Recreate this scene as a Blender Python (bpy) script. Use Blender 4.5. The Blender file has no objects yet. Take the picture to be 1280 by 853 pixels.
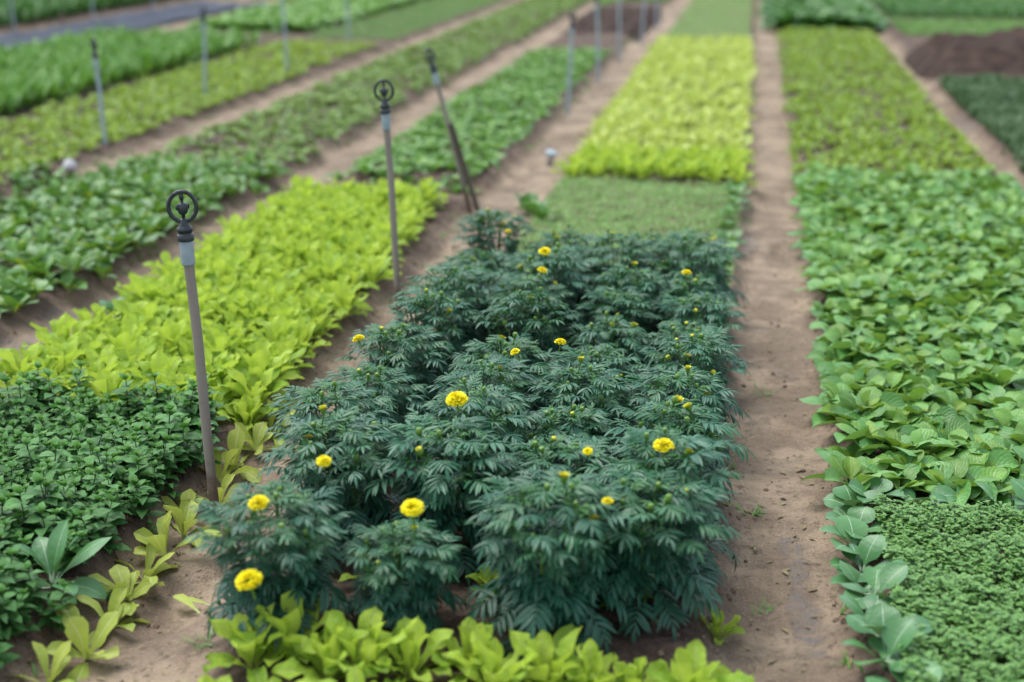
import bpy, math
import numpy as np
from mathutils import Vector, Matrix, Euler

rng = np.random.default_rng(11)
PI = math.pi
sc = bpy.context.scene
COL = sc.collection

# ------------------------------------------------------------------ noise
def vnoise(x, y, seed=0):
    x = np.asarray(x, float); y = np.asarray(y, float)
    xi = np.floor(x).astype(np.int64); yi = np.floor(y).astype(np.int64)
    fx = x - xi; fy = y - yi
    fx = fx*fx*(3-2*fx); fy = fy*fy*(3-2*fy)
    def h(a, b):
        n = (a*374761393 + b*668265263 + seed*982451653) & 0xFFFFFFFF
        n = ((n ^ (n >> 13))*1274126177) & 0xFFFFFFFF
        return ((n ^ (n >> 16)) & 0xFFFF)/65535.0
    return (h(xi, yi)*(1-fx)+h(xi+1, yi)*fx)*(1-fy) + (h(xi, yi+1)*(1-fx)+h(xi+1, yi+1)*fx)*fy
def fbm(x, y, seed=0, o=4):
    s = 0; a = .5
    for k in range(o):
        s = s + a*vnoise(x*2**k, y*2**k, seed+k); a *= .5
    return s
def sstep(a, b, x):
    t = np.clip((x-a)/(b-a), 0, 1); return t*t*(3-2*t)

# ------------------------------------------------------------------ geometry container (quads only)
class Geo:
    def __init__(s): s.v=[]; s.q=[]; s.uv=[]; s.tone=[]; s.age=[]; s.mi=[]; s.n=0
    def add(s, v, q, uv=None, tone=.5, age=0., mi=0):
        v = np.asarray(v, float).reshape(-1,3); q = np.asarray(q, np.int64).reshape(-1,4); n = len(v)
        s.v.append(v); s.q.append(q+s.n)
        s.uv.append(np.zeros((n,2)) if uv is None else np.asarray(uv, float).reshape(-1,2))
        s.tone.append(np.broadcast_to(np.asarray(tone, float), (n,)).copy())
        s.age.append(np.broadcast_to(np.asarray(age, float), (n,)).copy())
        s.mi.append(np.broadcast_to(np.asarray(mi), (len(q),)).copy()); s.n += n
    def arr(s):
        return (np.concatenate(s.v), np.concatenate(s.q), np.concatenate(s.uv), np.concatenate(s.tone),
                np.concatenate(s.age), np.concatenate(s.mi))
    def mesh(s, name, mats, smooth=True):
        V,Q,UV,T,A,MI = s.arr()
        me = bpy.data.meshes.new(name)
        me.vertices.add(len(V)); me.vertices.foreach_set('co', V.astype(np.float32).ravel())
        me.loops.add(Q.size); me.loops.foreach_set('vertex_index', Q.astype(np.int32).ravel())
        me.polygons.add(len(Q))
        me.polygons.foreach_set('loop_start', np.arange(0, Q.size, 4, dtype=np.int32))
        me.polygons.foreach_set('loop_total', np.full(len(Q), 4, np.int32))
        if not isinstance(mats, (list, tuple)): mats = [mats]
        for m in mats: me.materials.append(m)
        me.polygons.foreach_set('material_index', MI.astype(np.int32))
        me.polygons.foreach_set('use_smooth', np.full(len(Q), smooth))
        ul = me.uv_layers.new(name='leaf'); ul.data.foreach_set('uv', UV[Q.ravel()].astype(np.float32).ravel())
        for nm, a in (('tone', T), ('age', A)):
            at = me.attributes.new(nm, 'FLOAT', 'POINT'); at.data.foreach_set('value', a.astype(np.float32))
        me.update(calc_edges=True); me.validate()
        return me

def rotz(a):
    c, s = math.cos(a), math.sin(a); return np.array([[c,-s,0],[s,c,0],[0,0,1.]])
def rotx(a):
    c, s = math.cos(a), math.sin(a); return np.array([[1,0,0],[0,c,-s],[0,s,c]])
def roty(a):
    c, s = math.cos(a), math.sin(a); return np.array([[c,0,s],[0,1,0],[-s,0,c]])

def grid_quads(nr, nc):
    i, j = np.meshgrid(np.arange(nr-1), np.arange(nc-1), indexing='ij')
    a = (i*nc+j).ravel(); return np.stack([a, a+1, a+nc+1, a+nc], 1)

PROF = dict(
  spat=([0,.12,.3,.5,.7,.86,.95,1],[.16,.2,.42,.75,1,.95,.65,.12]),
  ovate=([0,.28,.36,.5,.65,.8,.92,1],[.09,.11,.55,.95,1,.8,.45,.06]),
  round=([0,.3,.38,.5,.66,.82,.94,1],[.08,.1,.6,.97,1,.85,.5,.08]),
  mint=([0,.08,.3,.5,.75,1],[.12,.4,1,.95,.55,.05]),
  petal=([0,.3,.7,.9,1],[.25,.6,1,1,.7]),
  blade=([0,.4,1],[1,.8,.08]),
  heart=([0,.15,.4,.7,.9,1],[.35,.6,1,.9,.5,.1]))

def leaf(geo, L, W, prof, az, e0, bend, base=(0,0,0), cup=.2, nu=4, nv=6, ruf=0., tone=.5, age=0., mi=0, roll=0., pw=1.3, wave=9.):
    t = np.linspace(0,1,nv+1)
    e = e0 - bend*t**pw
    d = L/nv; em = .5*(e[1:]+e[:-1])
    r = np.concatenate([[0], np.cumsum(np.cos(em))*d]); z = np.concatenate([[0], np.cumsum(np.sin(em))*d])
    w = np.interp(t, *PROF[prof])*W/2
    u = np.linspace(-1,1,nu+1)
    T, Ug = np.meshgrid(t, u, indexing='ij'); Wg = w[:,None]
    ph = rng.uniform(0, 6.28, 2)
    nrm = Wg*np.abs(Ug)**1.6*cup
    if ruf: nrm = nrm + ruf*W*np.abs(Ug)**1.5*np.where(Ug<0, np.sin(T*wave+ph[0]), np.sin(T*wave*1.15+ph[1]))*sstep(.15,.5,T)
    X = Ug*Wg*(1-.18*abs(cup)*np.abs(Ug)); N = nrm
    xr = X*math.cos(roll) - N*math.sin(roll); nr_ = X*math.sin(roll) + N*math.cos(roll)
    se, ce = np.sin(e)[:,None], np.cos(e)[:,None]
    P = np.stack([xr, r[:,None]-nr_*se, z[:,None]+nr_*ce], -1).reshape(-1,3)
    P = P @ rotz(az).T + np.asarray(base)
    uv = np.stack([(Ug+1)/2, T], -1).reshape(-1,2)
    geo.add(P, grid_quads(nv+1, nu+1), uv, tone, age, mi)

def tube(geo, pts, rads, n=6, mi=0, tone=.5, age=0.):
    pts = np.asarray(pts, float); m = len(pts); V = []
    rads = np.broadcast_to(np.asarray(rads, float), (m,))
    for i in range(m):
        d = pts[min(i+1,m-1)]-pts[max(i-1,0)]; d = d/(np.linalg.norm(d)+1e-9)
        a = np.array([1.,0,0]) if abs(d[0])<.8 else np.array([0,1.,0])
        s = np.cross(d,a); s /= np.linalg.norm(s); b = np.cross(d,s)
        th = np.arange(n)*2*PI/n
        V.append(pts[i]+rads[i]*(np.cos(th)[:,None]*s+np.sin(th)[:,None]*b))
    V = np.concatenate(V); Q = []
    for i in range(m-1):
        for k in range(n):
            k2=(k+1)%n; Q.append([i*n+k, i*n+k2, (i+1)*n+k2, (i+1)*n+k])
    uv = np.tile([.2,.5], (len(V),1))
    geo.add(V, Q, uv, tone, age, mi)

def lathe(geo, prof, n=20, mi=0, base=(0,0,0), rib=0, tone=.5):
    prof = np.asarray(prof, float); m = len(prof); th = np.arange(n)*2*PI/n; V = []
    for r, z in prof:
        rr = np.full(n, r)
        if rib: rr = rr*(1+rib*(np.arange(n)%2))
        V.append(np.stack([rr*np.cos(th), rr*np.sin(th), np.full(n, z)], 1))
    V = np.concatenate(V)+np.asarray(base); Q = []
    for i in range(m-1):
        for k in range(n):
            k2=(k+1)%n; Q.append([i*n+k, i*n+k2, (i+1)*n+k2, (i+1)*n+k])
    geo.add(V, Q, None, tone, 0, mi)

def box(geo, c, s, mi=0, R=None):
    c = np.asarray(c, float); v = np.array([[x,y,z] for x in (-1,1) for y in (-1,1) for z in (-1,1)])*np.asarray(s)/2
    if R is not None: v = v@R.T
    geo.add(v+c, [[0,1,3,2],[4,6,7,5],[0,4,5,1],[2,3,7,6],[0,2,6,4],[1,5,7,3]], None, mi=mi)

def merge(protos, P, rot=None, scl=None, tilt=.12, var=None, tonej=.3):
    """one Geo out of many copies of the proto Geos (used only for uncountable stuff)"""
    n = len(P); out = Geo(); arrs = [p.arr() for p in protos]
    rot = rng.uniform(0, 2*PI, n) if rot is None else rot
    scl = rng.uniform(.8, 1.2, n) if scl is None else scl
    var = rng.integers(0, len(protos), n) if var is None else var
    tx, ty = rng.normal(0, tilt, (2, n))
    for k, (V,Q,UV,T,A,MI) in enumerate(arrs):
        I = np.where(var==k)[0]
        if not len(I): continue
        c, s = np.cos(rot[I]), np.sin(rot[I]); m = len(V)
        x, y, z = V[:,0], V[:,1], V[:,2]
        S = scl[I][:,None]
        X = (x*c[:,None]-y*s[:,None])*S; Y = (x*s[:,None]+y*c[:,None])*S; Z = z[None]*S + 0*X
        X = X + Z*tx[I][:,None]; Y = Y + Z*ty[I][:,None]
        VV = np.stack([X+P[I,0,None], Y+P[I,1,None], Z+P[I,2,None]], -1).reshape(-1,3)
        QQ = (Q[None]+ (np.arange(len(I))*m)[:,None,None]).reshape(-1,4)
        TT = (T[None] + rng.uniform(-tonej, tonej, len(I))[:,None]).ravel()
        out.add(VV, QQ, np.tile(UV, (len(I),1)), TT, np.tile(A, len(I)), np.tile(MI, len(I)))
    return out

# ------------------------------------------------------------------ materials
def nodes(name):
    m = bpy.data.materials.new(name); m.use_nodes = True; nt = m.node_tree
    for n in list(nt.nodes): nt.nodes.remove(n)
    out = nt.nodes.new('ShaderNodeOutputMaterial')
    return m, nt, out
def N(nt, t, **kw):
    n = nt.nodes.new(t)
    for k, v in kw.items(): setattr(n, k, v)
    return n
def mixc(nt, f, a, b, bt='MIX'):
    n = N(nt, 'ShaderNodeMix', data_type='RGBA', blend_type=bt)
    for s, val in ((n.inputs[0], f), (n.inputs[6], a), (n.inputs[7], b)):
        if isinstance(val, (int, float)): s.default_value = val
        elif isinstance(val, tuple): s.default_value = (*val, 1) if len(val)==3 else val
        else: nt.links.new(val, s)
    return n.outputs[2]
def mth(nt, op, a, b=None, c=None, clamp=False):
    n = N(nt, 'ShaderNodeMath', operation=op, use_clamp=clamp)
    for s, val in zip(n.inputs, (a, b, c)):
        if val is None: continue
        if isinstance(val, (int, float)): s.default_value = val
        else: nt.links.new(val, s)
    return n.outputs[0]
def ramp(nt, x, a, b, lo=0., hi=1.):
    n = N(nt, 'ShaderNodeMapRange', interpolation_type='SMOOTHSTEP')
    nt.links.new(x, n.inputs[0]); n.inputs[1].default_value=a; n.inputs[2].default_value=b
    n.inputs[3].default_value=lo; n.inputs[4].default_value=hi
    return n.outputs[0]
def noise(nt, vec, scale, detail=3, rough=.55):
    n = N(nt, 'ShaderNodeTexNoise'); n.inputs['Scale'].default_value=scale; n.inputs['Detail'].default_value=detail
    n.inputs['Roughness'].default_value=rough
    if vec is not None: nt.links.new(vec, n.inputs['Vector'])
    return n.outputs[0]

def leaf_mat(name, dark, light, young, vein, rough=.45, spec=.5, trans=.25, veinw=.05, veins=10., vstr=.3, petv=0., bump=.25, mott=.35, mscale=30.):
    m, nt, out = nodes(name)
    tone = N(nt,'ShaderNodeAttribute', attribute_name='tone').outputs['Fac']
    age = N(nt,'ShaderNodeAttribute', attribute_name='age').outputs['Fac']
    oi = N(nt,'ShaderNodeObjectInfo').outputs['Random']
    uv = N(nt,'ShaderNodeUVMap', uv_map='leaf').outputs[0]
    sp = N(nt,'ShaderNodeSeparateXYZ'); nt.links.new(uv, sp.inputs[0])
    u, v = sp.outputs[0], sp.outputs[1]
    tc = N(nt,'ShaderNodeTexCoord').outputs['Object']
    f = mth(nt,'ADD', tone, mth(nt,'MULTIPLY', mth(nt,'SUBTRACT', oi, .5), .35))
    nz = noise(nt, tc, mscale, 3)
    f = mth(nt,'ADD', f, mth(nt,'MULTIPLY', mth(nt,'SUBTRACT', nz, .5), mott*2), clamp=True)
    c = mixc(nt, f, dark, light)
    c = mixc(nt, mth(nt,'MULTIPLY', age, 1., clamp=True), c, young)
    au = mth(nt,'ABSOLUTE', mth(nt,'SUBTRACT', u, .5))
    rib = ramp(nt, au, veinw, veinw*.3)
    ph = mth(nt,'SUBTRACT', mth(nt,'MULTIPLY', v, veins), mth(nt,'MULTIPLY', au, veins*.9))
    tri = mth(nt,'ABSOLUTE', mth(nt,'SUBTRACT', mth(nt,'FRACT', ph), .5))
    lat = ramp(nt, tri, .09, .02)
    vm = mth(nt,'MAXIMUM', rib, mth(nt,'MULTIPLY', lat, .45))
    if petv: vm = mth(nt,'MAXIMUM', vm, ramp(nt, v, petv+.06, petv-.04))
    c = mixc(nt, mth(nt,'MULTIPLY', vm, vstr), c, vein)
    bs = N(nt,'ShaderNodeBsdfPrincipled'); nt.links.new(c, bs.inputs['Base Color'])
    bs.inputs['Roughness'].default_value=rough; bs.inputs['Specular IOR Level'].default_value=spec
    if bump:
        h = mth(nt,'ADD', mth(nt,'SUBTRACT', mth(nt,'MULTIPLY', tri, 1.), rib), mth(nt,'MULTIPLY', noise(nt, tc, 95., 2), 1.6))
        bm = N(nt,'ShaderNodeBump'); bm.inputs['Strength'].default_value=bump; bm.inputs['Distance'].default_value=.003
        nt.links.new(h, bm.inputs['Height']); nt.links.new(bm.outputs[0], bs.inputs['Normal'])
    tr = N(nt,'ShaderNodeBsdfTranslucent')
    nt.links.new(mixc(nt, .55, c, young), tr.inputs['Color'])
    mx = N(nt,'ShaderNodeMixShader'); mx.inputs[0].default_value=trans
    nt.links.new(bs.outputs[0], mx.inputs[1]); nt.links.new(tr.outputs[0], mx.inputs[2]); nt.links.new(mx.outputs[0], out.inputs[0])
    return m

def plain_mat(name, col, col2=None, rough=.6, spec=.4, scale=20., bump=0., stretch=None):
    m, nt, out = nodes(name)
    tc = N(nt,'ShaderNodeTexCoord').outputs['Object']
    if stretch:
        mp = N(nt,'ShaderNodeMapping'); mp.inputs['Scale'].default_value = stretch; nt.links.new(tc, mp.inputs[0]); tc = mp.outputs[0]
    nz = noise(nt, tc, scale, 5)
    c = mixc(nt, ramp(nt, nz, .3, .7), col, col2 or tuple(x*.75 for x in col))
    bs = N(nt,'ShaderNodeBsdfPrincipled'); nt.links.new(c, bs.inputs['Base Color'])
    nt.links.new(mth(nt,'ADD', mth(nt,'MULTIPLY', nz, .2), rough-.1), bs.inputs['Roughness']); bs.inputs['Specular IOR Level'].default_value=spec
    if bump:
        bm = N(nt,'ShaderNodeBump'); bm.inputs['Strength'].default_value=bump; bm.inputs['Distance'].default_value=.01
        nt.links.new(nz, bm.inputs['Height']); nt.links.new(bm.outputs[0], bs.inputs['Normal'])
    nt.links.new(bs.outputs[0], out.inputs[0]); return m

M = {}
M['marigold'] = leaf_mat('marigold_leaf', (.009,.062,.033), (.030,.132,.082), (.055,.19,.03), (.05,.15,.09), rough=.40, spec=.42, trans=.2, veinw=.1, veins=3, vstr=.35, bump=.1, mott=.3)
M['lime'] = leaf_mat('lime_lettuce_leaf', (.16,.33,.018), (.42,.60,.07), (.50,.64,.07), (.60,.68,.28), rough=.5, spec=.28, trans=.38, veinw=.05, veins=7, vstr=.55, petv=.14, bump=.8, mott=.6)
M['palelime'] = leaf_mat('pale_lime_leaf', (.27,.38,.06), (.50,.60,.17), (.5,.6,.1), (.55,.64,.25), rough=.5, spec=.35, trans=.3, veins=7, vstr=.4, petv=.14, bump=.3, mott=.4)
M['pale'] = leaf_mat('pale_lettuce_leaf', (.22,.33,.035), (.42,.50,.10), (.48,.56,.09), (.62,.66,.34), rough=.5, spec=.3, trans=.3, veinw=.055, veins=7, vstr=.6, petv=.16, bump=.4, mott=.4)
M['choy'] = leaf_mat('choy_leaf', (.04,.15,.025), (.135,.335,.085), (.24,.38,.03), (.30,.48,.18), rough=.4, spec=.42, trans=.25, veinw=.05, veins=8, vstr=.4, petv=.26, bump=.5, mott=.35)
M['heart'] = leaf_mat('young_heart_leaf', (.09,.22,.022), (.19,.37,.055), (.26,.40,.04), (.48,.55,.15), rough=.45, spec=.4, trans=.35, veins=7, vstr=.3, bump=.3)
M['collard'] = leaf_mat('blue_green_brassica_leaf', (.04,.15,.045), (.105,.26,.09), (.15,.28,.05), (.52,.66,.48), rough=.4, spec=.55, trans=.18, veinw=.02, veins=0, vstr=.6, petv=.2, bump=.25, mott=.2)
M['mint'] = leaf_mat('mint_leaf', (.026,.115,.018), (.08,.245,.05), (.12,.29,.038), (.06,.16,.07), rough=.5, spec=.4, trans=.2, veinw=.06, veins=7, vstr=.3, bump=.4, mott=.3)
M['cress'] = leaf_mat('cress_leaf', (.05,.165,.028), (.16,.34,.085), (.19,.36,.06), (.18,.34,.12), rough=.45, spec=.5, trans=.25, veins=3, vstr=.2, bump=.1)
M['darkchoy'] = leaf_mat('dark_choy_leaf', (.032,.125,.018), (.105,.26,.055), (.17,.32,.02), (.25,.4,.18), rough=.42, spec=.55, trans=.22, veins=7, vstr=.3, petv=.26, bump=.3)
M['mixed'] = leaf_mat('mixed_bed_leaf', (.065,.15,.018), (.16,.30,.05), (.2,.3,.03), (.25,.38,.14), rough=.5, spec=.5, trans=.25, bump=.2)
M['olive'] = leaf_mat('olive_seedling_leaf', (.11,.21,.015), (.24,.38,.045), (.30,.40,.03), (.25,.4,.1), rough=.5, spec=.4, trans=.3, bump=.1)
M['fresh'] = leaf_mat('fresh_green_leaf', (.05,.17,.022), (.135,.31,.052), (.18,.36,.035), (.2,.38,.09), rough=.45, spec=.5, trans=.25, bump=.1)
M['deep'] = leaf_mat('deep_green_leaf', (.02,.095,.016), (.07,.21,.045), (.09,.24,.02), (.1,.25,.05), rough=.45, spec=.5, trans=.2, bump=.1)
M['grey'] = leaf_mat('greyish_green_leaf', (.04,.10,.037), (.09,.175,.08), (.08,.15,.03), (.08,.16,.06), rough=.5, spec=.4, trans=.2, bump=.0)
M['sprout'] = leaf_mat('thin_sprout_blade', (.15,.30,.075), (.27,.43,.15), (.24,.40,.09), (.2,.28,.1), rough=.55, spec=.35, trans=.25, bump=.0, vstr=.1)
M['stem'] = plain_mat('green_stem', (.07,.16,.03), (.05,.11,.03), .5)
M['mintstem'] = plain_mat('purple_brown_stem', (.055,.045,.03), (.04,.06,.02), .55)
M['bud'] = plain_mat('bud_green', (.12,.23,.03), (.07,.155,.028), .45, scale=90)
M['budtip'] = plain_mat('bud_yellow_tip', (.62,.56,.015), (.42,.44,.015), .55, scale=120)
M['petal'] = leaf_mat('yellow_petal', (.78,.66,.004), (.90,.83,.012), (.87,.74,.005), (.76,.62,.003), rough=.55, spec=.25, trans=.25, veins=0, vstr=.1, bump=0, mott=.2, mscale=80)
M['pvc'] = plain_mat('weathered_pvc', (.265,.235,.20), (.175,.152,.132), .55, .35, scale=9, bump=.12, stretch=(1,1,.14))
def dirty_pipe(m):
    nt=m.node_tree; bs=next(n for n in nt.nodes if n.type=='BSDF_PRINCIPLED'); src=bs.inputs['Base Color'].links[0].from_socket
    tc=N(nt,'ShaderNodeTexCoord').outputs['Object']; sp=N(nt,'ShaderNodeSeparateXYZ'); nt.links.new(tc,sp.inputs[0])
    zz=mth(nt,'ADD',sp.outputs[2],mth(nt,'MULTIPLY',noise(nt,tc,26.,4),-.28))
    c=mixc(nt,ramp(nt,zz,.06,-.08),src,(.12,.082,.058))
    c=mixc(nt,ramp(nt,noise(nt,tc,45.,5,.7),.58,.7,0,.6),c,(.13,.11,.09))
    nt.links.new(c,bs.inputs['Base Color'])
dirty_pipe(M['pvc'])
M['farpvc'] = plain_mat('blue_grey_pvc', (.30,.37,.42), (.22,.275,.32), .5, .4, scale=9, stretch=(1,1,.14))
M['coupling'] = plain_mat('grey_blue_pvc', (.27,.34,.37), (.21,.275,.31), .45, .4, scale=40)
M['black'] = plain_mat('black_plastic', (.014,.02,.024), (.024,.032,.036), .42, .45, scale=60)
M['wood'] = plain_mat('dark_weathered_wood', (.09,.075,.055), (.05,.042,.035), .8, .2, scale=14, bump=.5, stretch=(1,1,.08))
M['white'] = plain_mat('dusty_white_plastic', (.50,.49,.50), (.36,.35,.37), .5)
M['bluegrey'] = plain_mat('pale_blue_plastic', (.30,.38,.42), (.25,.32,.36), .5)
M['tarp'] = plain_mat('blue_grey_ground_sheet', (.06,.072,.095), (.035,.042,.058), .9, .1, scale=2.5, bump=.3)
M['clod'] = plain_mat('soil_clod', (.20,.145,.105), (.10,.07,.052), .95, .15, scale=30, bump=.6)
M['heap'] = plain_mat('dark_turned_soil', (.06,.04,.031), (.026,.018,.015), .95, .1, scale=7, bump=1.)

def ground_mat():
    m, nt, out = nodes('farm_soil')
    tc = N(nt,'ShaderNodeTexCoord').outputs['Object']
    loam = N(nt,'ShaderNodeAttribute', attribute_name='tone').outputs['Fac']
    wet = N(nt,'ShaderNodeAttribute', attribute_name='age').outputs['Fac']
    n1 = noise(nt, tc, 3., 6, .6); n2 = noise(nt, tc, 34., 5, .65); n3 = noise(nt, tc, 160., 3, .6)
    mp = N(nt,'ShaderNodeMapping'); mp.inputs['Scale'].default_value=(.5,1.7,1); nt.links.new(tc, mp.inputs[0])
    n4 = noise(nt, mp.outputs[0], 5., 4, .6)
    path = mixc(nt, ramp(nt, n1, .40, .60), (.325,.252,.175), (.175,.13,.09))
    path = mixc(nt, ramp(nt, n4, .48, .68), path, (.20,.155,.108))
    path = mixc(nt, ramp(nt, n2, .52, .68), path, (.135,.102,.072))
    path = mixc(nt, mth(nt,'MULTIPLY', ramp(nt, n3, .5, .75), .5), path, (.42,.34,.245))
    dk = mixc(nt, ramp(nt, n2, .35, .65), (.105,.07,.05), (.05,.033,.025))
    dk = mixc(nt, ramp(nt, n1, .5, .75), dk, (.135,.092,.067))
    c = mixc(nt, loam, path, dk)
    wf = mth(nt,'MULTIPLY', wet, ramp(nt, n2, .36, .6, .25, 1.), clamp=True)
    c = mixc(nt, mth(nt,'MULTIPLY', wf, .85), c, (.085,.068,.058))
    bs = N(nt,'ShaderNodeBsdfPrincipled'); nt.links.new(c, bs.inputs['Base Color'])
    nt.links.new(ramp(nt, wf, .2, 1., .95, .42), bs.inputs['Roughness'])
    bs.inputs['Specular IOR Level'].default_value=.4
    hh = mth(nt,'ADD', mth(nt,'MULTIPLY', n2, 1.), mth(nt,'MULTIPLY', n3, .35))
    bm = N(nt,'ShaderNodeBump'); bm.inputs['Distance'].default_value=.02
    nt.links.new(ramp(nt, wf, .3, 1., 1., .45), bm.inputs['Strength'])
    nt.links.new(hh, bm.inputs['Height']); nt.links.new(bm.outputs[0], bs.inputs['Normal'])
    nt.links.new(bs.outputs[0], out.inputs[0]); return m

# ------------------------------------------------------------------ object helpers
def link(o, parent=None):
    COL.objects.link(o)
    if parent is not None: o.parent = parent
    return o
def ob(name, me, parent=None, loc=(0,0,0), rot=(0,0,0), s=1.):
    o = bpy.data.objects.new(name, me); o.location=loc; o.rotation_euler=rot; o.scale=(s,s,s)
    return link(o, parent)
def tag(o, label=None, cat=None, group=None, kind=None):
    if label: o['label']=label
    if cat: o['category']=cat
    if group: o['group']=group
    if kind: o['kind']=kind
    return o
def root(name, loc, rz, s, label, cat, group=None, tilt=(0,0)):
    o = bpy.data.objects.new(name, None); o.empty_display_size=.05
    o.location=loc; o.rotation_euler=(tilt[0],tilt[1],rz); o.scale=(s,s,s); link(o)
    return tag(o, label, cat, group)
ORD = ['first','second','third','fourth','fifth','sixth','seventh','eighth','ninth','tenth','eleventh','twelfth','thirteenth','fourteenth','fifteenth','sixteenth','seventeenth','eighteenth','nineteenth','twentieth']

# ------------------------------------------------------------------ ground
BEDS = [(-1.10,-.03,-4,40),(-2.42,-1.50,-4,7.62),(-2.38,-1.50,8.05,40),(-3.80,-2.80,-4,40),(-7.4,-4.15,-4,40),
        (.285,1.45,-4,40),(1.62,9.,-4,40),(-22,-9.45,-4,40)]
def bedmask(x, y):
    wx = (fbm(x*5, y*5, 7, 3)-.47)*.11
    m = np.zeros_like(x)
    for a,b,c,d in BEDS:
        m = np.maximum(m, sstep(a-.05,a+.06,x+wx)*sstep(b+.05,b-.06,x+wx)*sstep(c-.05,c+.05,y)*sstep(d+.3,d-.3,y))
    return m
def hgt(x, y):
    x = np.asarray(x,float); y = np.asarray(y,float)
    m = bedmask(x, y)
    far = sstep(60, 40, np.abs(y))*sstep(40,25,np.abs(x))
    z = m*.065 + (fbm(x*3, y*3, 1, 3)-.45)*.035 + (fbm(x*18, y*18, 3, 3)-.45)*(.014+.03*m) + (fbm(x*45, y*45, 5, 2)-.4)*.009
    # shallow foot-worn hollows along the paths
    z = z - (1-m)*.03*sstep(.5,.75,fbm(x*6, y*3.2, 9, 2)*1.2)
    return z*far
WET = [(.17,3.25,.03,.22,1.),(.19,2.98,.035,.16,1.),(.16,3.45,.04,.08,.9),(.06,4.4,.05,.12,.5),(.17,4.9,.06,.1,.45),(.02,6.9,.05,.3,.9),(.0,7.6,.04,.3,.6),(-2.72,4.75,.1,.28,1.),(-2.68,5.2,.1,.2,.7),(-2.62,6.35,.09,.4,1.),(-2.6,7.1,.08,.3,.8),
       (1.6,11.2,.08,.5,.8),(.1,9.7,.05,.3,.4),(-1.3,12.5,.1,.6,.4)]
def ground():
    def line(segs):
        o=[segs[0][0]]
        for a,b,d in segs:
            n=max(1,int(round((b-a)/d))); o += list(a+(np.arange(n)+1)*(b-a)/n)
        return np.array(o)
    xs = line([(-400,-60,40),(-60,-15,3),(-15,-4.6,.12),(-4.6,-3,.035),(-3,1.6,.016),(1.6,4,.06),(4,15,.5),(15,60,4),(60,400,40)])
    ys = line([(-60,-4,4),(-4,1.8,.2),(1.8,5.,.016),(5,9,.03),(9,20,.08),(20,45,.3),(45,100,5),(100,700,60)])
    Y, X = np.meshgrid(ys, xs, indexing='ij')
    Z = hgt(X, Y)
    loam = bedmask(X, Y)*(.75+.5*fbm(X*4,Y*4,21,3))
    # freshly turned plot and open gaps
    plot = sstep(-1.1,-1.0,X)*sstep(-.03,-.12,X)*(sstep(5.3,5.6,Y)*sstep(8.2,8.1,Y)+sstep(16.9,17.1,Y))
    loam = np.clip(loam*(1-.75*plot), 0, 1)
    wet = np.zeros_like(X)
    wob = (fbm(X*16,Y*9,33,4)-.45)*3.2
    for cx,cy,sx,sy,a in WET:
        d = ((X-cx)/sx)**2+((Y-cy)/sy)**2
        wet = np.maximum(wet, a*sstep(1.5,.3,d+wob))
    g = Geo(); g.add(np.stack([X,Y,Z],-1).reshape(-1,3), grid_quads(len(ys),len(xs)), None, loam.ravel(), wet.ravel())
    tag(ob('ground', g.mesh('ground', ground_mat())), kind='structure')
ground()
def H1(x, y): return float(hgt(np.array([x]), np.array([y]))[0])

# clods and crumbs lying on paths and bed shoulders (uncountable)
def clods():
    protos=[]
    for k in range(4):
        g=Geo(); n=8; u=np.linspace(0,PI,6); prof=[(max(.02,math.sin(a))*(1+rng.uniform(-.25,.25)), -math.cos(a)*.7) for a in u]
        lathe(g, prof, n)
        V=g.v[0]; g.v[0]=V*(1+rng.uniform(-.28,.28,(len(V),1))); protos.append(g)
    n=15000
    x=rng.uniform(-3,.36,n); y=1.9+rng.uniform(0,1,n)**1.6*6.5
    m=bedmask(x,y); keep=rng.uniform(0,1,n)<np.where((m>.1)&(m<.95),1.,np.where(m>.5,.5,.16))
    x,y=x[keep],y[keep]
    s=.0022+.0085*rng.uniform(0,1,len(x))**4
    P=np.stack([x,y,hgt(x,y)+s*.2],1)
    g=merge(protos,P,scl=s,tilt=.2)
    tag(ob('soil_clods', g.mesh('soil_clods', M['clod'])), kind='stuff')
clods()

# ------------------------------------------------------------------ plant prototypes
def lettuce_proto(n=11, L=.15, up=1.25, ruf=.09, wide=.055, spread=.75, nv=7, nu=4, mi=0, heart=True):
    a=Geo(); b=Geo()
    off=rng.uniform(0,6)
    for i in range(n):
        f=i/(n-1)                     # 0 inner, 1 outer
        el=up-spread*f+rng.normal(0,.1); az=off+i*2.4+rng.normal(0,.15)
        l=L*(.62+.42*math.sin(PI*min(1,.25+.6*f)))*rng.uniform(.85,1.12)
        leaf(a if (f>.3 or not heart) else b, l, l*wide/.15*rng.uniform(.9,1.2)*1.15, 'spat', az, el, .35+.75*f*rng.uniform(.6,1.5),
             base=(-math.sin(az)*.008, math.cos(az)*.008, 0), cup=rng.uniform(.1,.5), nu=nu, nv=nv, ruf=ruf*rng.uniform(.6,1.4),
             tone=rng.uniform(.2,.9), age=max(0,.7-f*1.4), mi=mi, roll=rng.normal(0,.2), wave=rng.uniform(9,15))
    return a,b
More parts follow.
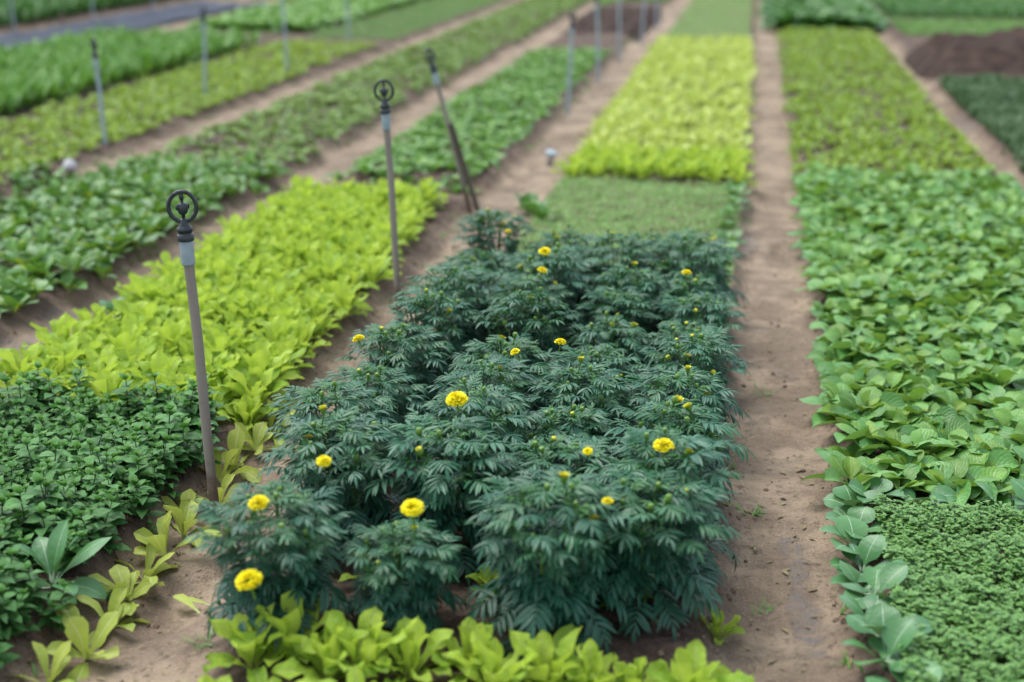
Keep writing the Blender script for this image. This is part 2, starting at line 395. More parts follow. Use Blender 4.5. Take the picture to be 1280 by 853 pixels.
def choy_proto(n=8, L=.14, W=.075, prof='round', nv=7, nu=6, el0=1.05, drop=.55, bend=1.15, heartn=4, tone=(.15,.95)):
    a=Geo(); b=Geo(); off=rng.uniform(0,6)
    for i in range(n):
        f=i/(n-1); az=off+i*2.4+rng.normal(0,.2)
        l=L*(.75+.3*f)*rng.uniform(.85,1.12)
        leaf(a,l,W*(.8+.25*f)*rng.uniform(.85,1.2),prof,az,el0-drop*f+rng.normal(0,.1),bend*rng.uniform(.55,1.25),
             base=(-math.sin(az)*.006,math.cos(az)*.006,0),cup=rng.uniform(-.3,.55),nu=nu,nv=nv,ruf=.035,tone=rng.uniform(*tone),age=max(0,.35-f*.7),
             roll=rng.normal(0,.22),pw=1.6,wave=8)
    for i in range(heartn):
        az=rng.uniform(0,6.28); l=L*rng.uniform(.6,.92)
        leaf(b,l*.85,W*rng.uniform(.5,.75),'round',az,1.2-rng.uniform(0,.5),rng.uniform(.5,1.2),cup=rng.uniform(.3,.7),nu=4,nv=6,ruf=.05,tone=rng.uniform(.2,.9),age=.3,roll=rng.normal(0,.2))
    return a,b

# ------------------------------------------------------------------ marigolds
def compound_leaf(g, base, az, e0, bend, L, tone, age, pairs=5, roll=0.):
    ts=np.concatenate([np.repeat(np.linspace(.34,.88,pairs),2),[1.]])
    sd=np.concatenate([np.tile([-1,1],pairs),[0]])
    NS=12; tt=np.linspace(0,1,NS+1); e=e0-bend*tt**1.2
    r=np.concatenate([[0],np.cumsum(np.cos((e[1:]+e[:-1])/2))/NS*L]); z=np.concatenate([[0],np.cumsum(np.sin((e[1:]+e[:-1])/2))/NS*L])
    R=rotz(az)@roty(roll)
    V=[];Q=[];UV=[]; k=0
    S=np.array([1.,0,0])
    # rachis
    for i in (0,4,8,12):
        for sx in (-1,1): V.append([sx*.0016*(1-.6*i/12), r[i], z[i]+.0005]); UV.append([.5,.5])
    for i in range(3): Q.append([i*2,i*2+1,i*2+3,i*2+2])
    k=8
    for t,s in zip(ts,sd):
        p=np.array([0,np.interp(t,tt,r),np.interp(t,tt,z)]); ee=np.interp(t,tt,e)
        T=np.array([0,math.cos(ee),math.sin(ee)]); Nn=np.array([0,-math.sin(ee),math.cos(ee)])
        a=(1.15-.6*(t-.3)/.6)+rng.normal(0,.12)
        l=L*(.34+.22*math.sin(PI*min(1,(t-.12)/.8)))*rng.uniform(.8,1.15) if s else L*.42
        D=T*math.cos(a*abs(s))+S*s*math.sin(a*abs(s))-Nn*(.12+rng.normal(0,.12)); D/=np.linalg.norm(D)
        Wd=np.cross(D,Nn); Wd/=np.linalg.norm(Wd); Nl=np.cross(Wd,D)
        dr=rng.uniform(.05,.3)
        for q,(sv,w) in enumerate(((0,.22),(.33,.95),(.66,.9),(1,.1))):
            c=p+D*l*sv-Nn*l*dr*sv*sv; hw=w*l*.125
            for us in (-1,0,1):
                V.append(c+Wd*us*hw+Nl*hw*.4*abs(us)); UV.append([.5+.5*us,sv])
        for q in range(3):
            for us in range(2):
                b0=k+q*3+us; Q.append([b0,b0+1,b0+4,b0+3])
        k+=12
    V=np.array(V)@R.T+np.asarray(base)
    g.add(V,Q,UV,tone,age)

def marigold_proto(seed_h=.40):
    fol=Geo(); stem=Geo(); buds=[]
    nb=9; tips=[]
    for b in range(nb):
        az=b*2.4+rng.normal(0,.2); rr=.115*math.sqrt((b+.4)/nb); ht=seed_h*(.93-.28*(rr/.115)**2)+rng.normal(0,.012)
        tip=np.array([math.cos(az)*rr, math.sin(az)*rr, ht]); tips.append(tip)
        p0=np.array([0,0,.03+.05*rng.uniform()]); mid=p0*.5+tip*.5+np.array([math.cos(az),math.sin(az),0])*.02
        tube(stem,[np.zeros(3),p0,mid,tip],[.006,.005,.0035,.0022],5)
        # leaves in opposite pairs up each branch
        nn=8
        for k in range(nn):
            f=.2+.78*k/(nn-1); q=p0*(1-f)**2+2*f*(1-f)*mid+f*f*tip
            out=math.atan2(q[1],q[0]) if np.hypot(q[0],q[1])>.02 else az
            for s in (-1,1):
                la=out-PI/2+s*(.75+.6*rng.uniform())+rng.normal(0,.25)+(PI if False else 0)
                h=q[2]/seed_h
                compound_leaf(fol,q,la,(-.05+.75*h)+rng.normal(0,.15),rng.uniform(.35,1.1)+.15*(1-h),
                              (.090-.034*f*f)*rng.uniform(.85,1.12),rng.uniform(.1,1),max(0,(f-.72)*2.0)*rng.uniform(.3,1),roll=rng.normal(0,.2))
    # skirt leaves drooping to the ground
    for k in range(16):
        az=k*2.4; h=rng.uniform(.05,.16); rr=rng.uniform(.05,.10)
        compound_leaf(fol,(math.cos(az)*rr,math.sin(az)*rr,h),az-PI/2,rng.uniform(-.1,.35),rng.uniform(.6,1.3),rng.uniform(.09,.115),rng.uniform(0,.8),0.)
    # crown cover
    for k in range(32):
        az=k*2.4; rr=.125*math.sqrt(k/32); h=seed_h*(.98-.25*(rr/.13)**2)-.035
        compound_leaf(fol,(math.cos(az)*rr,math.sin(az)*rr,h),az-PI/2+rng.normal(0,.4),rng.uniform(.3,.9),rng.uniform(.5,1.1),rng.uniform(.065,.092),rng.uniform(.2,1),rng.uniform(0,.35))
    # fresh bright shoots round the buds
    for tip in tips:
        for k in range(6):
            az=k*2.4+rng.uniform(0,1); compound_leaf(fol,tip-np.array([0,0,.012]),az,rng.uniform(.7,1.25),rng.uniform(.3,.9),rng.uniform(.028,.05),rng.uniform(.3,1),rng.uniform(.4,1.),pairs=3)
    for b in range(12):
        if b<nb: tip=tips[b]
        else:
            az=rng.uniform(0,6.28); rr=rng.uniform(.03,.15); tip=np.array([math.cos(az)*rr,math.sin(az)*rr,seed_h*(.93-.3*(rr/.14)**2)])
        top=tip+np.array([rng.normal(0,.008),rng.normal(0,.008),rng.uniform(.005,.03)])
        tube(stem,[tip-np.array([0,0,.05]),tip,top],[.002,.0022,.003],5)
        buds.append((tuple(top), rng.choice([0,0,0,0,0,0,0,1,2]), rng.uniform(.8,1.2), rng.normal(0,.25), rng.normal(0,.25)))
    return fol,stem,buds
mari=[]
for k in range(8):
    f,s,b=marigold_proto(.34+.013*((k*3)%7))
    mari.append((f.mesh('marigold_foliage',M['marigold']), s.mesh('marigold_stem',M['stem']), b))
def bud_mesh(kind):
    g=Geo()
    if kind==0:
        lathe(g,[(.0003,0),(.0045,.001),(.0066,.006),(.0068,.011),(.0058,.0155),(.0042,.0175),(.0030,.0168),(.0003,.0165)],10,0,rib=.08)
    elif kind==1:
        lathe(g,[(.0003,0),(.005,.001),(.0085,.007),(.009,.013),(.0078,.016)],10,0,rib=.08)
        lathe(g,[(.0078,.016),(.0072,.019),(.004,.021),(.0003,.0215)],10,1,rib=.1)
    else:
        lathe(g,[(.0003,0),(.005,.001),(.0085,.008),(.009,.017)],10,0,rib=.08)
        for i in range(16):
            az=i*2.4; leaf(g,.012,.009,'petal',az,1.35-.5*(i/16),.4,base=(-math.sin(az)*.005*(i/16)**.5*1.3,math.cos(az)*.005*(i/16)**.5*1.3,.0145),nu=2,nv=2,ruf=.15,mi=1)
    return g.mesh('marigold_bud',[M['bud'],M['budtip']])
BUD=[bud_mesh(0),bud_mesh(1),bud_mesh(2)]
def bloom_mesh():
    g=Geo()
    for ring,(rr,n,el,zz,L) in enumerate(((.002,6,1.45,.019,.013),(.006,9,1.2,.017,.014),(.010,12,.95,.014,.016),(.014,14,.7,.010,.017),(.017,16,.4,.006,.0175),(.018,16,.1,.002,.018))):
        for i in range(n):
            az=2*PI*(i+.5*(ring%2))/n+rng.normal(0,.1)
            leaf(g,L*rng.uniform(.85,1.1),.0155,'petal',az,el+rng.normal(0,.1),.55,base=(-math.sin(az)*rr*.8,math.cos(az)*rr*.8,zz),cup=.3,nu=4,nv=4,ruf=.16,
                 tone=rng.uniform(.1,1)-.12*(ring<2),wave=8,roll=rng.normal(0,.25))
    return g.mesh('marigold_bloom',M['petal'])
BLOOM=[bloom_mesh() for _ in range(3)]
def calyx_mesh(l=.07):
    g=Geo(); lathe(g,[(.0025,-l),(.0028,-.03),(.004,-.022),(.0085,-.012),(.0105,0),(.009,.004)],10,0,rib=.05); return g.mesh('flower_calyx',M['bud'])
CALYX=calyx_mesh()

COLX=[-.995,-.69,-.415,-.165]
COLN=['in left path column','in second column from left','in third column from left','in right path column']
blooms=[ # x, y, z (m), scale
 (-.975,2.53,.265,1.05),(-.67,2.71,.37,.95),(-.99,2.65,.385,.8),(-.90,2.83,.415,.62),(-.668,3.17,.455,.95),(-.16,3.01,.43,.85),(-.70,4.86,.42,.8),
 (-1.085,3.79,.40,.65),(-.50,3.79,.42,.6),(-.61,3.68,.42,.5),(-.67,4.59,.42,.65),(-.19,4.64,.42,.6),(-.89,5.20,.41,.5),(-.33,3.0,.41,.45),(-.26,2.76,.395,.45)]
plants=[]
for r in range(10):
    for c in range(4):
        x=COLX[c]+rng.normal(0,.018); y=2.86+r*.293+rng.normal(0,.02)+(.05 if c==3 and r==0 else 0); s=rng.uniform(.84,1.06)*(1-.008*r)
        if r==0 and c==1: s=.66
        if r==0 and c==0: y=2.71; x=-.985; s=.92
        if r==0 and c==2: s=1.02
        if r==9 and c==2: y-=.05; s*=.9
        if c==0 and r in (2,3,4): x-=.045
        if c==0 and r==1: x+=.05; s*=.95
        if r==0 and c==1: y=2.75; s=.72
        if r==0 and c==2: y=2.80
        if r==4 and c==2: s=.8
        plants.append([x,y,s,r,c,rng.uniform(0,6.28),int(rng.integers(0,8)),[]])
for i,b in enumerate(blooms):
    j=min(range(len(plants)),key=lambda k:(plants[k][0]-b[0])**2+(plants[k][1]-b[1])**2+(.3 if plants[k][2]<.7 else 0)); plants[j][7].append(i)
NUMW={1:'one open yellow flower',2:'two open yellow flowers',3:'three open yellow flowers'}
for x,y,s,r,c,rz,v,bl in plants:
    z=H1(x,y)-.005
    what='marigold bush with '+NUMW[len(bl)] if bl else 'budding marigold bush'
    if r==0 and c==1: what='smallest marigold bush'
    lab=f"{what}, {ORD[r]} from front {COLN[c]}" if r else f"{what}, at the very front {COLN[c]}"
    p=root('marigold_plant',(x,y,z),rz,s,lab,'marigold','marigold bushes in the flower bed',(rng.normal(0,.06),rng.normal(0,.06)) if not bl else (0,0))
    ob('foliage',mari[v][0],p); ob('stem',mari[v][1],p)
    for (bp,kd,bs,ra,rb) in mari[v][2]:
        if rng.uniform()<.85: ob('bud',BUD[kd],p,bp,(ra,rb,rng.uniform(0,6)),bs*.95)
    for i in bl:
        bx,by,bz,bsc=blooms[i]; d=np.array([bx-x,by-y,bz-z-.0])@rotz(rz)/s
        fo=ob('flower',BLOOM[i%3],p,tuple(d),(.3*math.cos(i)-.05,.2*math.sin(i*2),i*1.3),bsc*.88/s); fo.scale.z*=.72
        ob('calyx',CALYX,fo)

# ------------------------------------------------------------------ lime lettuces
limes=[]
for k in range(6):
    a,b=lettuce_proto(n=15,L=.128,up=1.48,spread=.85,ruf=.17,wide=.042,nu=6,nv=9)
    limes.append((a,b,a.mesh('lettuce_leaves',M['lime']),b.mesh('lettuce_heart',M['lime'])))
def put_lettuce(x,y,s,label,group,v=None,tilt=(0,0)):
    v=int(rng.integers(0,6)) if v is None else v
    p=root('lettuce_plant',(x,y,H1(x,y)-.004),rng.uniform(0,6.28),s,label,'lettuce',group,tilt)
    ob('outer_leaves',limes[v][2],p); ob('heart_leaves',limes[v][3],p)
# front row at the bottom of the frame
xs=np.linspace(-1.0,.015,12)
for i,x in enumerate(xs):
    put_lettuce(x+rng.normal(0,.012),2.50+rng.normal(0,.03)+.06*abs(math.sin(i*1.7)),rng.uniform(.78,1.12),f"bright lime lettuce before the marigolds, {ORD[i]} from left in the bottom row",'lime lettuces in front of the marigolds')
for i,x in enumerate(np.linspace(-1.0,0,11)):
    put_lettuce(x+rng.normal(0,.02),2.33+rng.normal(0,.02),rng.uniform(.75,.95),'bright lime lettuce cut off by the bottom edge of the picture','lime lettuces at the bottom edge')
for (x,y,s,l) in ((-.80,2.93,.8,'small lime lettuce half hidden between the two front left marigold bushes'),(-.535,2.92,.6,'small lime lettuce peeping out between the second and third front marigolds'),
                  (-.235,2.95,.6,'small lime lettuce between the third and fourth front marigolds'),(-.02,2.93,.62,'small lime lettuce under the front right marigold beside the path')):
    put_lettuce(x,y,s,l,None)
# big lime bed beyond the mint
nl=0
for r in range(27):
    for c in range(8):
        x=-2.345+c*(.116-.0008*r)+rng.normal(0,.02)+.02*(r%2); y=3.98+r*.127+rng.normal(0,.016)
        edge='on the left edge' if c==0 else ('on the right edge' if c==7 else None)
        s=rng.uniform(.78,1.2)
        if edge=='on the right edge': lab='lime green lettuce in the right edge row of the bed behind the mint'
        elif edge: lab='lime green lettuce in the left edge row of the bed behind the mint'
        elif r==0: lab='lime green lettuce in the nearest row of its bed, right behind the mint'
        else: lab='lime green lettuce in the packed middle of the bed behind the mint'
        put_lettuce(x,y,s,lab,'lime lettuces in the bed behind the mint'); nl+=1
# dark weeds / brassicas straying at that bed's left edge are placed below with the brassicas
# far lime bed behind the sprout plot
nf=0
for r in range(5):
    for c in range(8):
        put_lettuce(-1.0+c*.132+rng.normal(0,.015),8.22+r*.14+rng.normal(0,.015),rng.uniform(.9,1.1),'pale lime lettuce in the front rows of the bed behind the thin sprout plot','lime lettuces in the far lime bed'); nf+=1
def grid_pts(x0,x1,y0,y1,sx,sy,j=.25):
    xs=np.arange(x0,x1+1e-6,sx); ys=np.arange(y0,y1+1e-6,sy); X,Y=np.meshgrid(xs,ys)
    X=(X+rng.normal(0,sx*j,X.shape)).ravel(); Y=(Y+rng.normal(0,sy*j,Y.shape)).ravel()
    return X,Y
def patchy(X,Y,f=2.5,lo=.35,seed=300):
    k=rng.uniform(0,1,len(X))<lo+(1-lo)*sstep(.33,.55,fbm(X*f,Y*f,seed,3)); return X[k],Y[k]
def stuff(name,protos,X,Y,mat,s=(.8,1.2),tilt=.12,tonej=.3,dz=0.,label=None):
    P=np.stack([X,Y,hgt(X,Y)+dz],1)
    g=merge(protos,P,scl=(rng.uniform(*s,len(X)) if isinstance(s,tuple) else s*rng.uniform(.85,1.15,len(X))),tilt=tilt,tonej=tonej)
    return tag(ob(name,g.mesh(name,mat)),label,None,None,'stuff')
limelo=[]
for k in range(4):
    a,b=lettuce_proto(n=9,L=.145,up=1.3,spread=.8,nv=5,nu=2,heart=False); limelo.append(a)
X,Y=grid_pts(-1.02,-.07,8.93,16.9,.132,.14); stuff('far_lettuce_bed',limelo,X,Y,M['palelime'],(.62,.9))

# pale lettuces splayed on the soil along the mint bed
pales=[]
for k in range(4):
    g=Geo(); n=int(rng.integers(7,11)); off=rng.uniform(0,6)
    for i in range(n):
        f=i/(n-1); az=off+i*2.4; l=.14*rng.uniform(.6,1.15)*(.75+.3*f)
        leaf(g,l,.043*rng.uniform(.75,1.2),'spat',az+rng.normal(0,.4),1.35-1.05*f+rng.normal(0,.2),.35+.75*rng.uniform(.3,1.3)*(f+.25),cup=rng.uniform(.1,.5),nu=4,nv=7,ruf=.06,tone=rng.uniform(.1,1),age=max(0,.4-f),roll=rng.normal(0,.25),wave=11)
    pales.append(g.mesh('pale_lettuce_leaves',M['pale']))
SP=[(-1.43,2.50),(-1.40,2.62),(-1.405,2.76),(-1.42,2.89),(-1.43,3.00),(-1.425,3.13),(-1.43,3.25),(-1.46,3.37),(-1.42,3.49),(-1.455,3.60),(-1.46,3.74),(-1.45,3.88),(-1.455,4.02),(-1.45,4.16)]
for i,(x,y) in enumerate(SP):
    p=root('lettuce_plant',(x,y,H1(x,y)-.004),rng.uniform(0,6.28),rng.uniform(.85,1.2),f"pale straggly lettuce on the path side of the mint, {ORD[i]} from the camera",'lettuce','pale lettuces straggling along the mint bed',(rng.normal(0,.15),rng.normal(.25,.2)))
    ob('leaves',pales[i%4],p)

# fallen leaves on the left path
g=Geo(); leaf(g,.12,.03,'spat',.9,.12,.25,cup=.3,tone=.9,nv=7); 
o=ob('fallen_leaf',g.mesh('fallen_leaf',M['pale']),None,(-1.23,2.86,H1(-1.23,2.86)+.006)); tag(o,'pale cut lettuce leaf lying on the bare left path','leaf')
g=Geo(); leaf(g,.085,.022,'spat',1.35,.1,.25,cup=.3,tone=.5,nv=7)
o=ob('fallen_leaf',g.mesh('fallen_leaf',M['pale']),None,(-1.22,2.91,H1(-1.22,2.91)+.006)); tag(o,'smaller green leaf scrap behind the pale cut leaf on the left path','leaf')

# ------------------------------------------------------------------ choy bed on the right
choys=[]
for k in range(6):
    a,b=choy_proto(n=9,L=.125,W=.08,heartn=3,bend=1.15,el0=1.15,drop=.75,tone=(-.1,1.15))
    choys.append((a,b,a.mesh('choy_leaves',M['choy']),b.mesh('choy_heart',M['heart'])))
cand=[]
for r in range(42):
    for c in range(10):
        x=.34+c*.113+.05*(r%2)+rng.normal(0,.02); y=3.73+r*.114+rng.normal(0,.02); cand.append((x,y,r,c))
vis=[t for t in cand if t[0] < .83+(t[1]-3.7)*.112+.08]
vis.sort(key=lambda t:t[1]); near=vis[:300]; ns=set(near); rest=[t for t in cand if t not in ns]
for x,y,r,c in near:
    v=int(rng.integers(0,6))
    if r==0: lab='leafy green choy in the nearest row of its bed, just behind the cress'
    elif c==0: lab='leafy green choy on the left edge of its bed, beside the right dirt path'
    else: lab='leafy green choy with yellow heart in the dense middle of the right bed'
    p=root('choy_plant',(x,y,H1(x,y)-.004),rng.uniform(0,6.28),rng.uniform(.78,1.18),lab,'choy plant','choy plants in the right bed',(rng.normal(0,.06),rng.normal(0,.06)))
    ob('outer_leaves',choys[v][2],p); ob('young_heart',choys[v][3],p)
X=np.array([t[0] for t in rest]); Y=np.array([t[1] for t in rest])
comb=[]
for a,b,_,_ in choys:
    g=Geo(); 
    for src,mi in ((a,0),(b,1)):
        V,Q,UV,T,A,MI=src.arr(); g.add(V,Q,UV,T,A,mi)
    comb.append(g)
P=np.stack([X,Y,hgt(X,Y)],1); gg=merge(comb,P,scl=rng.uniform(.9,1.15,len(X)))
tag(ob('choy_bed_remainder',gg.mesh('choy_bed',[M['choy'],M['heart']])),None,None,None,'stuff')

# ------------------------------------------------------------------ collards along the cress
def collard(x,y,s,label,group,mat='collard',n=5,L=.112,W=.08,prof='round',face=None,el=1.0,drop=.45):
    p=root('collard_plant',(x,y,H1(x,y)-.004),0,s,label,'brassica',group)
    off=rng.uniform(0,6.28)
    for i in range(n):
        f=i/max(1,n-1); az=(off+i*2.4) if face is None else face+rng.normal(0,1.15)
        g=Geo(); leaf(g,L*rng.uniform(.78,1.12),W*rng.uniform(.85,1.15),prof,az,el-drop*f+rng.normal(0,.1),rng.uniform(.55,1.15),cup=rng.uniform(-.15,.3),nu=6,nv=9,ruf=.03,
                      tone=rng.uniform(.1,.95),age=0,roll=rng.normal(0,.2),pw=1.7,wave=7,base=(0,0,.01))
        ob('leaf',g.mesh('collard_leaf',M[mat]),p)
    g=Geo(); tube(g,[(0,0,-.01),(0,0,.02)],[.006,.004],6); ob('stem',g.mesh('collard_stem',M['stem']),p)
CP=[(.355,2.62),(.33,2.73),(.335,2.83),(.325,2.94),(.33,3.04),(.315,3.15),(.32,3.25),(.31,3.35),(.32,3.45),(.315,3.56)]
for i,(x,y) in enumerate(CP):
    collard(x,y,rng.uniform(.9,1.1),f"blue green collard in the row beside the cress, {ORD[i]} from the camera",'collards along the cress bed')
collard(.43,3.16,.7,'small blue green collard standing inside the cress, right of the collard row',None,n=3)
for i,x in enumerate((.37,.50,.60,.70,.80,.90,1.0)):
    collard(x,3.62+rng.normal(0,.012),rng.uniform(.8,1.),f"blue green brassica between cress and choy bed, {ORD[i]} from the path",'brassicas behind the cress',n=5,el=.9)
collard(-1.565,2.80,1.12,'large dark green leafy plant at the corner of the mint bed',None,'collard',n=11,L=.15,W=.055,prof='ovate',el=1.4,drop=1.25)
collard(-2.36,4.9,.95,'blue green brassica among lime lettuces near the left path edge',None,n=7,el=1.2)
# stray brassicas round the sprout plot
for i,(x,y) in enumerate(((-1.17,7.45),(-1.1,7.25),(-1.02,7.0))):
    collard(x,y,1.1-.1*i,f"dark leafy weed at the left end of the sprout plot, {['farthest','middle','nearest'][i]} of three",'leafy weeds left of the sprout plot','darkchoy',n=7,el=1.3)
for i in range(7):
    collard(-.075+rng.normal(0,.015),6.4+i*.26,.8,f"leafy green plant edging the sprout plot by the right path, {ORD[i]} from the marigolds",'leafy plants on the right edge of the sprout plot','darkchoy',n=6,el=1.1)

# ------------------------------------------------------------------ mint
mints=[]
for k in range(8):
    g=Geo(); h=rng.uniform(.09,.16); lean=rng.normal(0,.022,2); nn=int(rng.integers(5,8))
    tube(g,[(0,0,0),(lean[0]*.4,lean[1]*.4,h*.5),(lean[0],lean[1],h)],[.0025,.002,.0012],4,mi=1)
    for j in range(nn):
        f=.25+.75*j/(nn-1); top=j==nn-1; az=j*PI/2+rng.normal(0,.2)
        c=(lean[0]*f,lean[1]*f,h*f)
        for s in (0,PI):
            L=.054*(1.05-.42*f**3)*rng.uniform(.85,1.15)
            leaf(g,L,L*.72,'mint',az+s,.35 if not top else 1.0,.9,base=c,cup=rng.uniform(.0,.4),nu=2,nv=4,ruf=.05,tone=rng.uniform(.1,.9)*(.6+.5*f),age=.5*max(0,f-.8)/.2*rng.uniform(0,1),roll=rng.normal(0,.2))
        if top:
            for s in range(4): leaf(g,.02,.012,'mint',az+s*1.57+.8,1.2,.6,base=c,cup=.4,nu=2,nv=3,tone=.9,age=.7)
    mints.append(g)
X,Y=grid_pts(-2.66,-1.40,2.0,3.93,.036,.036,.48)
keep=((X<-1.485-.03*rng.uniform(0,1,len(X))-.08*(vnoise(Y*7,Y*0,5)-.3))|(rng.uniform(0,1,len(X))<.10*sstep(-1.42,-1.54,X)))&(X>-2.7)&(Y<3.9-.12*(vnoise(X*7,X*0,15)-.5))&(~((np.abs(X+1.57)<.1)&(np.abs(Y-2.80)<.08)))
X,Y=X[keep],Y[keep]
stuff('mint_bed',mints,X,Y,[M['mint'],M['mintstem']],rng.uniform(.7,1.3,len(X))*np.where(X>-1.49,.45,.78)*(.8+.6*fbm(X*6,Y*6,41,2)),.14,.3,label='dense dark green mint patch left of the pale lettuces')

# ------------------------------------------------------------------ cress
cr=[]
for k in range(6):
    g=Geo()
    for j in range(7):
        h=rng.uniform(.025,.06); az=rng.uniform(0,6.28); rr=rng.uniform(0,.018); c=(math.cos(az)*rr,math.sin(az)*rr,h); tn=rng.uniform(.1,.95)
        for l in (-1.1,0,1.1): leaf(g,.0115*rng.uniform(.8,1.2),.0095,'heart',az+l,.35+rng.normal(0,.25),.5,base=c,cup=rng.uniform(-.1,.4),nu=2,nv=2,tone=tn,age=.3*rng.uniform())
        tube(g,[(c[0]*.3,c[1]*.3,0),c],[.0008,.0006],3)
    cr.append(g)
X,Y=grid_pts(.35,1.42,2.2,3.56,.0155,.0155,.4)
keep=~((X<.36+.03*vnoise(Y*9,X*0,4)))
X,Y=X[keep],Y[keep]
kk=rng.uniform(0,1,len(X))<.72+.6*sstep(.3,.6,fbm(X*22,Y*22,88,3)); X,Y=X[kk],Y[kk]
hs_=.5+.75*fbm(X*14,Y*14,77,3)
stuff('cress_bed',cr,X,Y,M['cress'],hs_,.18,.3,dz=0.,label='low carpet of small leaved green cress right of the collard row')

# ------------------------------------------------------------------ left beds
dch=[]
for k in range(6):
    a,b=choy_proto(n=8,L=.16,W=.075,prof='ovate',heartn=3,el0=1.3,drop=.7,bend=1.0)
    dch.append((a,b,a.mesh('dark_choy_leaves',M['darkchoy']),b.mesh('dark_choy_heart',M['olive'])))
cnt=0
for r in range(31):
    for c in range(8):
        x=-3.70+c*.12+rng.normal(0,.022)+.03*(r%2); y=4.3+r*.125+rng.normal(0,.018)
        if x < -2.55-(y-4.4)*.55: continue          # left of the frame: in the stuff below
        v=int(rng.integers(0,6)); cnt+=1
        lab='dark green leafy plant on the path edge of the left bed' if c==7 else 'dark green leafy plant inside the left bed beyond the second path'
        p=root('leafy_green_plant',(x,y,H1(x,y)-.004),rng.uniform(0,6.28),rng.uniform(.7,1.0),lab,'leafy green','dark leafy greens in the left bed')
        ob('outer_leaves',dch[v][2],p); ob('young_heart',dch[v][3],p)
lo=[]
for k in range(5):
    a,b=choy_proto(n=7,L=.13,W=.065,prof='ovate',nv=5,nu=2,heartn=2,el0=1.2,drop=.7); 
    V,Q,UV,T,A,MI=b.arr(); a.add(V,Q,UV,T,np.clip(A+.6,0,1),MI); lo.append(a)
tuft=[]
for k in range(5):
    g=Geo()
    for j in range(9):
        az=rng.uniform(0,6.28); leaf(g,.12*rng.uniform(.6,1.2),.02,'mint',az,1.2+rng.normal(0,.15),rng.uniform(.3,1.2),nu=2,nv=3,tone=rng.uniform(0,1),age=.5*rng.uniform()**2,cup=.2)
    tuft.append(g)
sprig=[]
for k in range(5):
    g=Geo()
    for j in range(5):
        az=rng.uniform(0,6.28); leaf(g,.03*rng.uniform(.6,1.3),.004,'blade',az,.75+rng.normal(0,.3),rng.uniform(.3,1.2),nu=2,nv=2,tone=rng.uniform(0,1))
    sprig.append(g)
small=[]
for k in range(5):
    g=Geo()
    for j in range(7):
        az=j*2.4; leaf(g,.075*rng.uniform(.7,1.2),.042,'ovate',az,1.15-.1*j+rng.normal(0,.15),rng.uniform(.4,1.1),nu=2,nv=4,tone=rng.uniform(0,1),age=.5*rng.uniform()**2,cup=.1)
    small.append(g)
# left part of the dark leafy bed that lies outside the picture
X,Y=grid_pts(-3.62,-2.85,2.2,8.2,.125,.125); k=(X < -2.55-(Y-4.4)*.55); stuff('dark_greens_remainder',lo,X[k],Y[k],M['darkchoy'])
X,Y=grid_pts(-3.78,-2.80,8.2,25,.085,.09); X,Y=patchy(X,Y,2.2,.5); stuff('mixed_leafy_bed',lo,X,Y,M['mixed'],(.38,.75),tonej=.6,label='mixed pale and dull green leafy bed running into the distance')
X,Y=grid_pts(-2.38,-1.56,8.0,15.6,.085,.09); X,Y=patchy(X,Y,2.6,.6,310); stuff('green_crop_bed',lo,X,Y,M['fresh'],(.5,.9),tonej=.55,label='fresh green leafy bed behind the lime lettuces')
X,Y=grid_pts(-5.35,-4.16,5.6,15.9,.08,.08); X,Y=patchy(X,Y,2.,.5,320); stuff('olive_seedling_bed',small,X,Y,M['olive'],(.6,1.15),tonej=.6,label='olive green seedling bed left of the third path')
X,Y=grid_pts(-4.2,-3.72,5.2,7.9,.10,.10); stuff('path_end_greens',small,X,Y,M['darkchoy'],(.7,1.4))
X,Y=grid_pts(-5.3,-4.2,16.6,26.,.035,.05); stuff('short_grass_bed',sprig,X,Y,M['fresh'],(1.2,2.),label='short even grass green bed far left of centre')
X,Y=grid_pts(-7.35,-5.5,6.5,15.4,.10,.10); stuff('tall_green_bed',tuft,X,Y,M['fresh'],(1.5,2.2),label='dense tall green crop in the far left bed')
X,Y=grid_pts(-7.0,-5.5,17.5,27,.11,.12); stuff('leafy_crop_beyond',lo,X,Y,M['fresh'],(1.5,2.1),label='leafy green crop far back left beside the ground sheet')
X,Y=grid_pts(-7.3,-5.6,15.5,17.4,.09,.12); stuff('dry_grass_patch',sprig,X,Y,M['mixed'],(1.,1.8))
X,Y=grid_pts(-14.,-9.6,14,24,.14,.14); stuff('dark_field',tuft,X,Y,M['deep'],(2.,3.),label='dark green tall crop beyond the ground sheet')
X,Y=grid_pts(-14.,-7.6,24.5,36,.17,.18); stuff('lime_field',tuft,X,Y,M['lime'],(1.6,2.4),label='bright lime crop at the far left')
X,Y=grid_pts(-7.4,-4.3,27.5,34,.13,.15); stuff('dark_field_beyond',tuft,X,Y,M['deep'],(2.5,3.6))
# middle column
X,Y=grid_pts(-1.07,-.06,5.5,8.12,.0155,.0165,.45); X,Y=patchy(X,Y,3.,.8,350); stuff('thin_sprout_plot',sprig,X,Y,M['sprout'],(.7,1.4),.35,label='thin greyish sprouts on bare soil behind the marigolds')
X,Y=grid_pts(-1.07,-.08,17.05,30,.025,.03,.45); stuff('far_sprout_plot',sprig,X,Y,M['sprout'],(.8,1.4),.25)
X,Y=grid_pts(-2.55,-1.45,24.,34,.14,.16); stuff('far_middle_crop',lo,X,Y,M['fresh'],(1.,1.4))
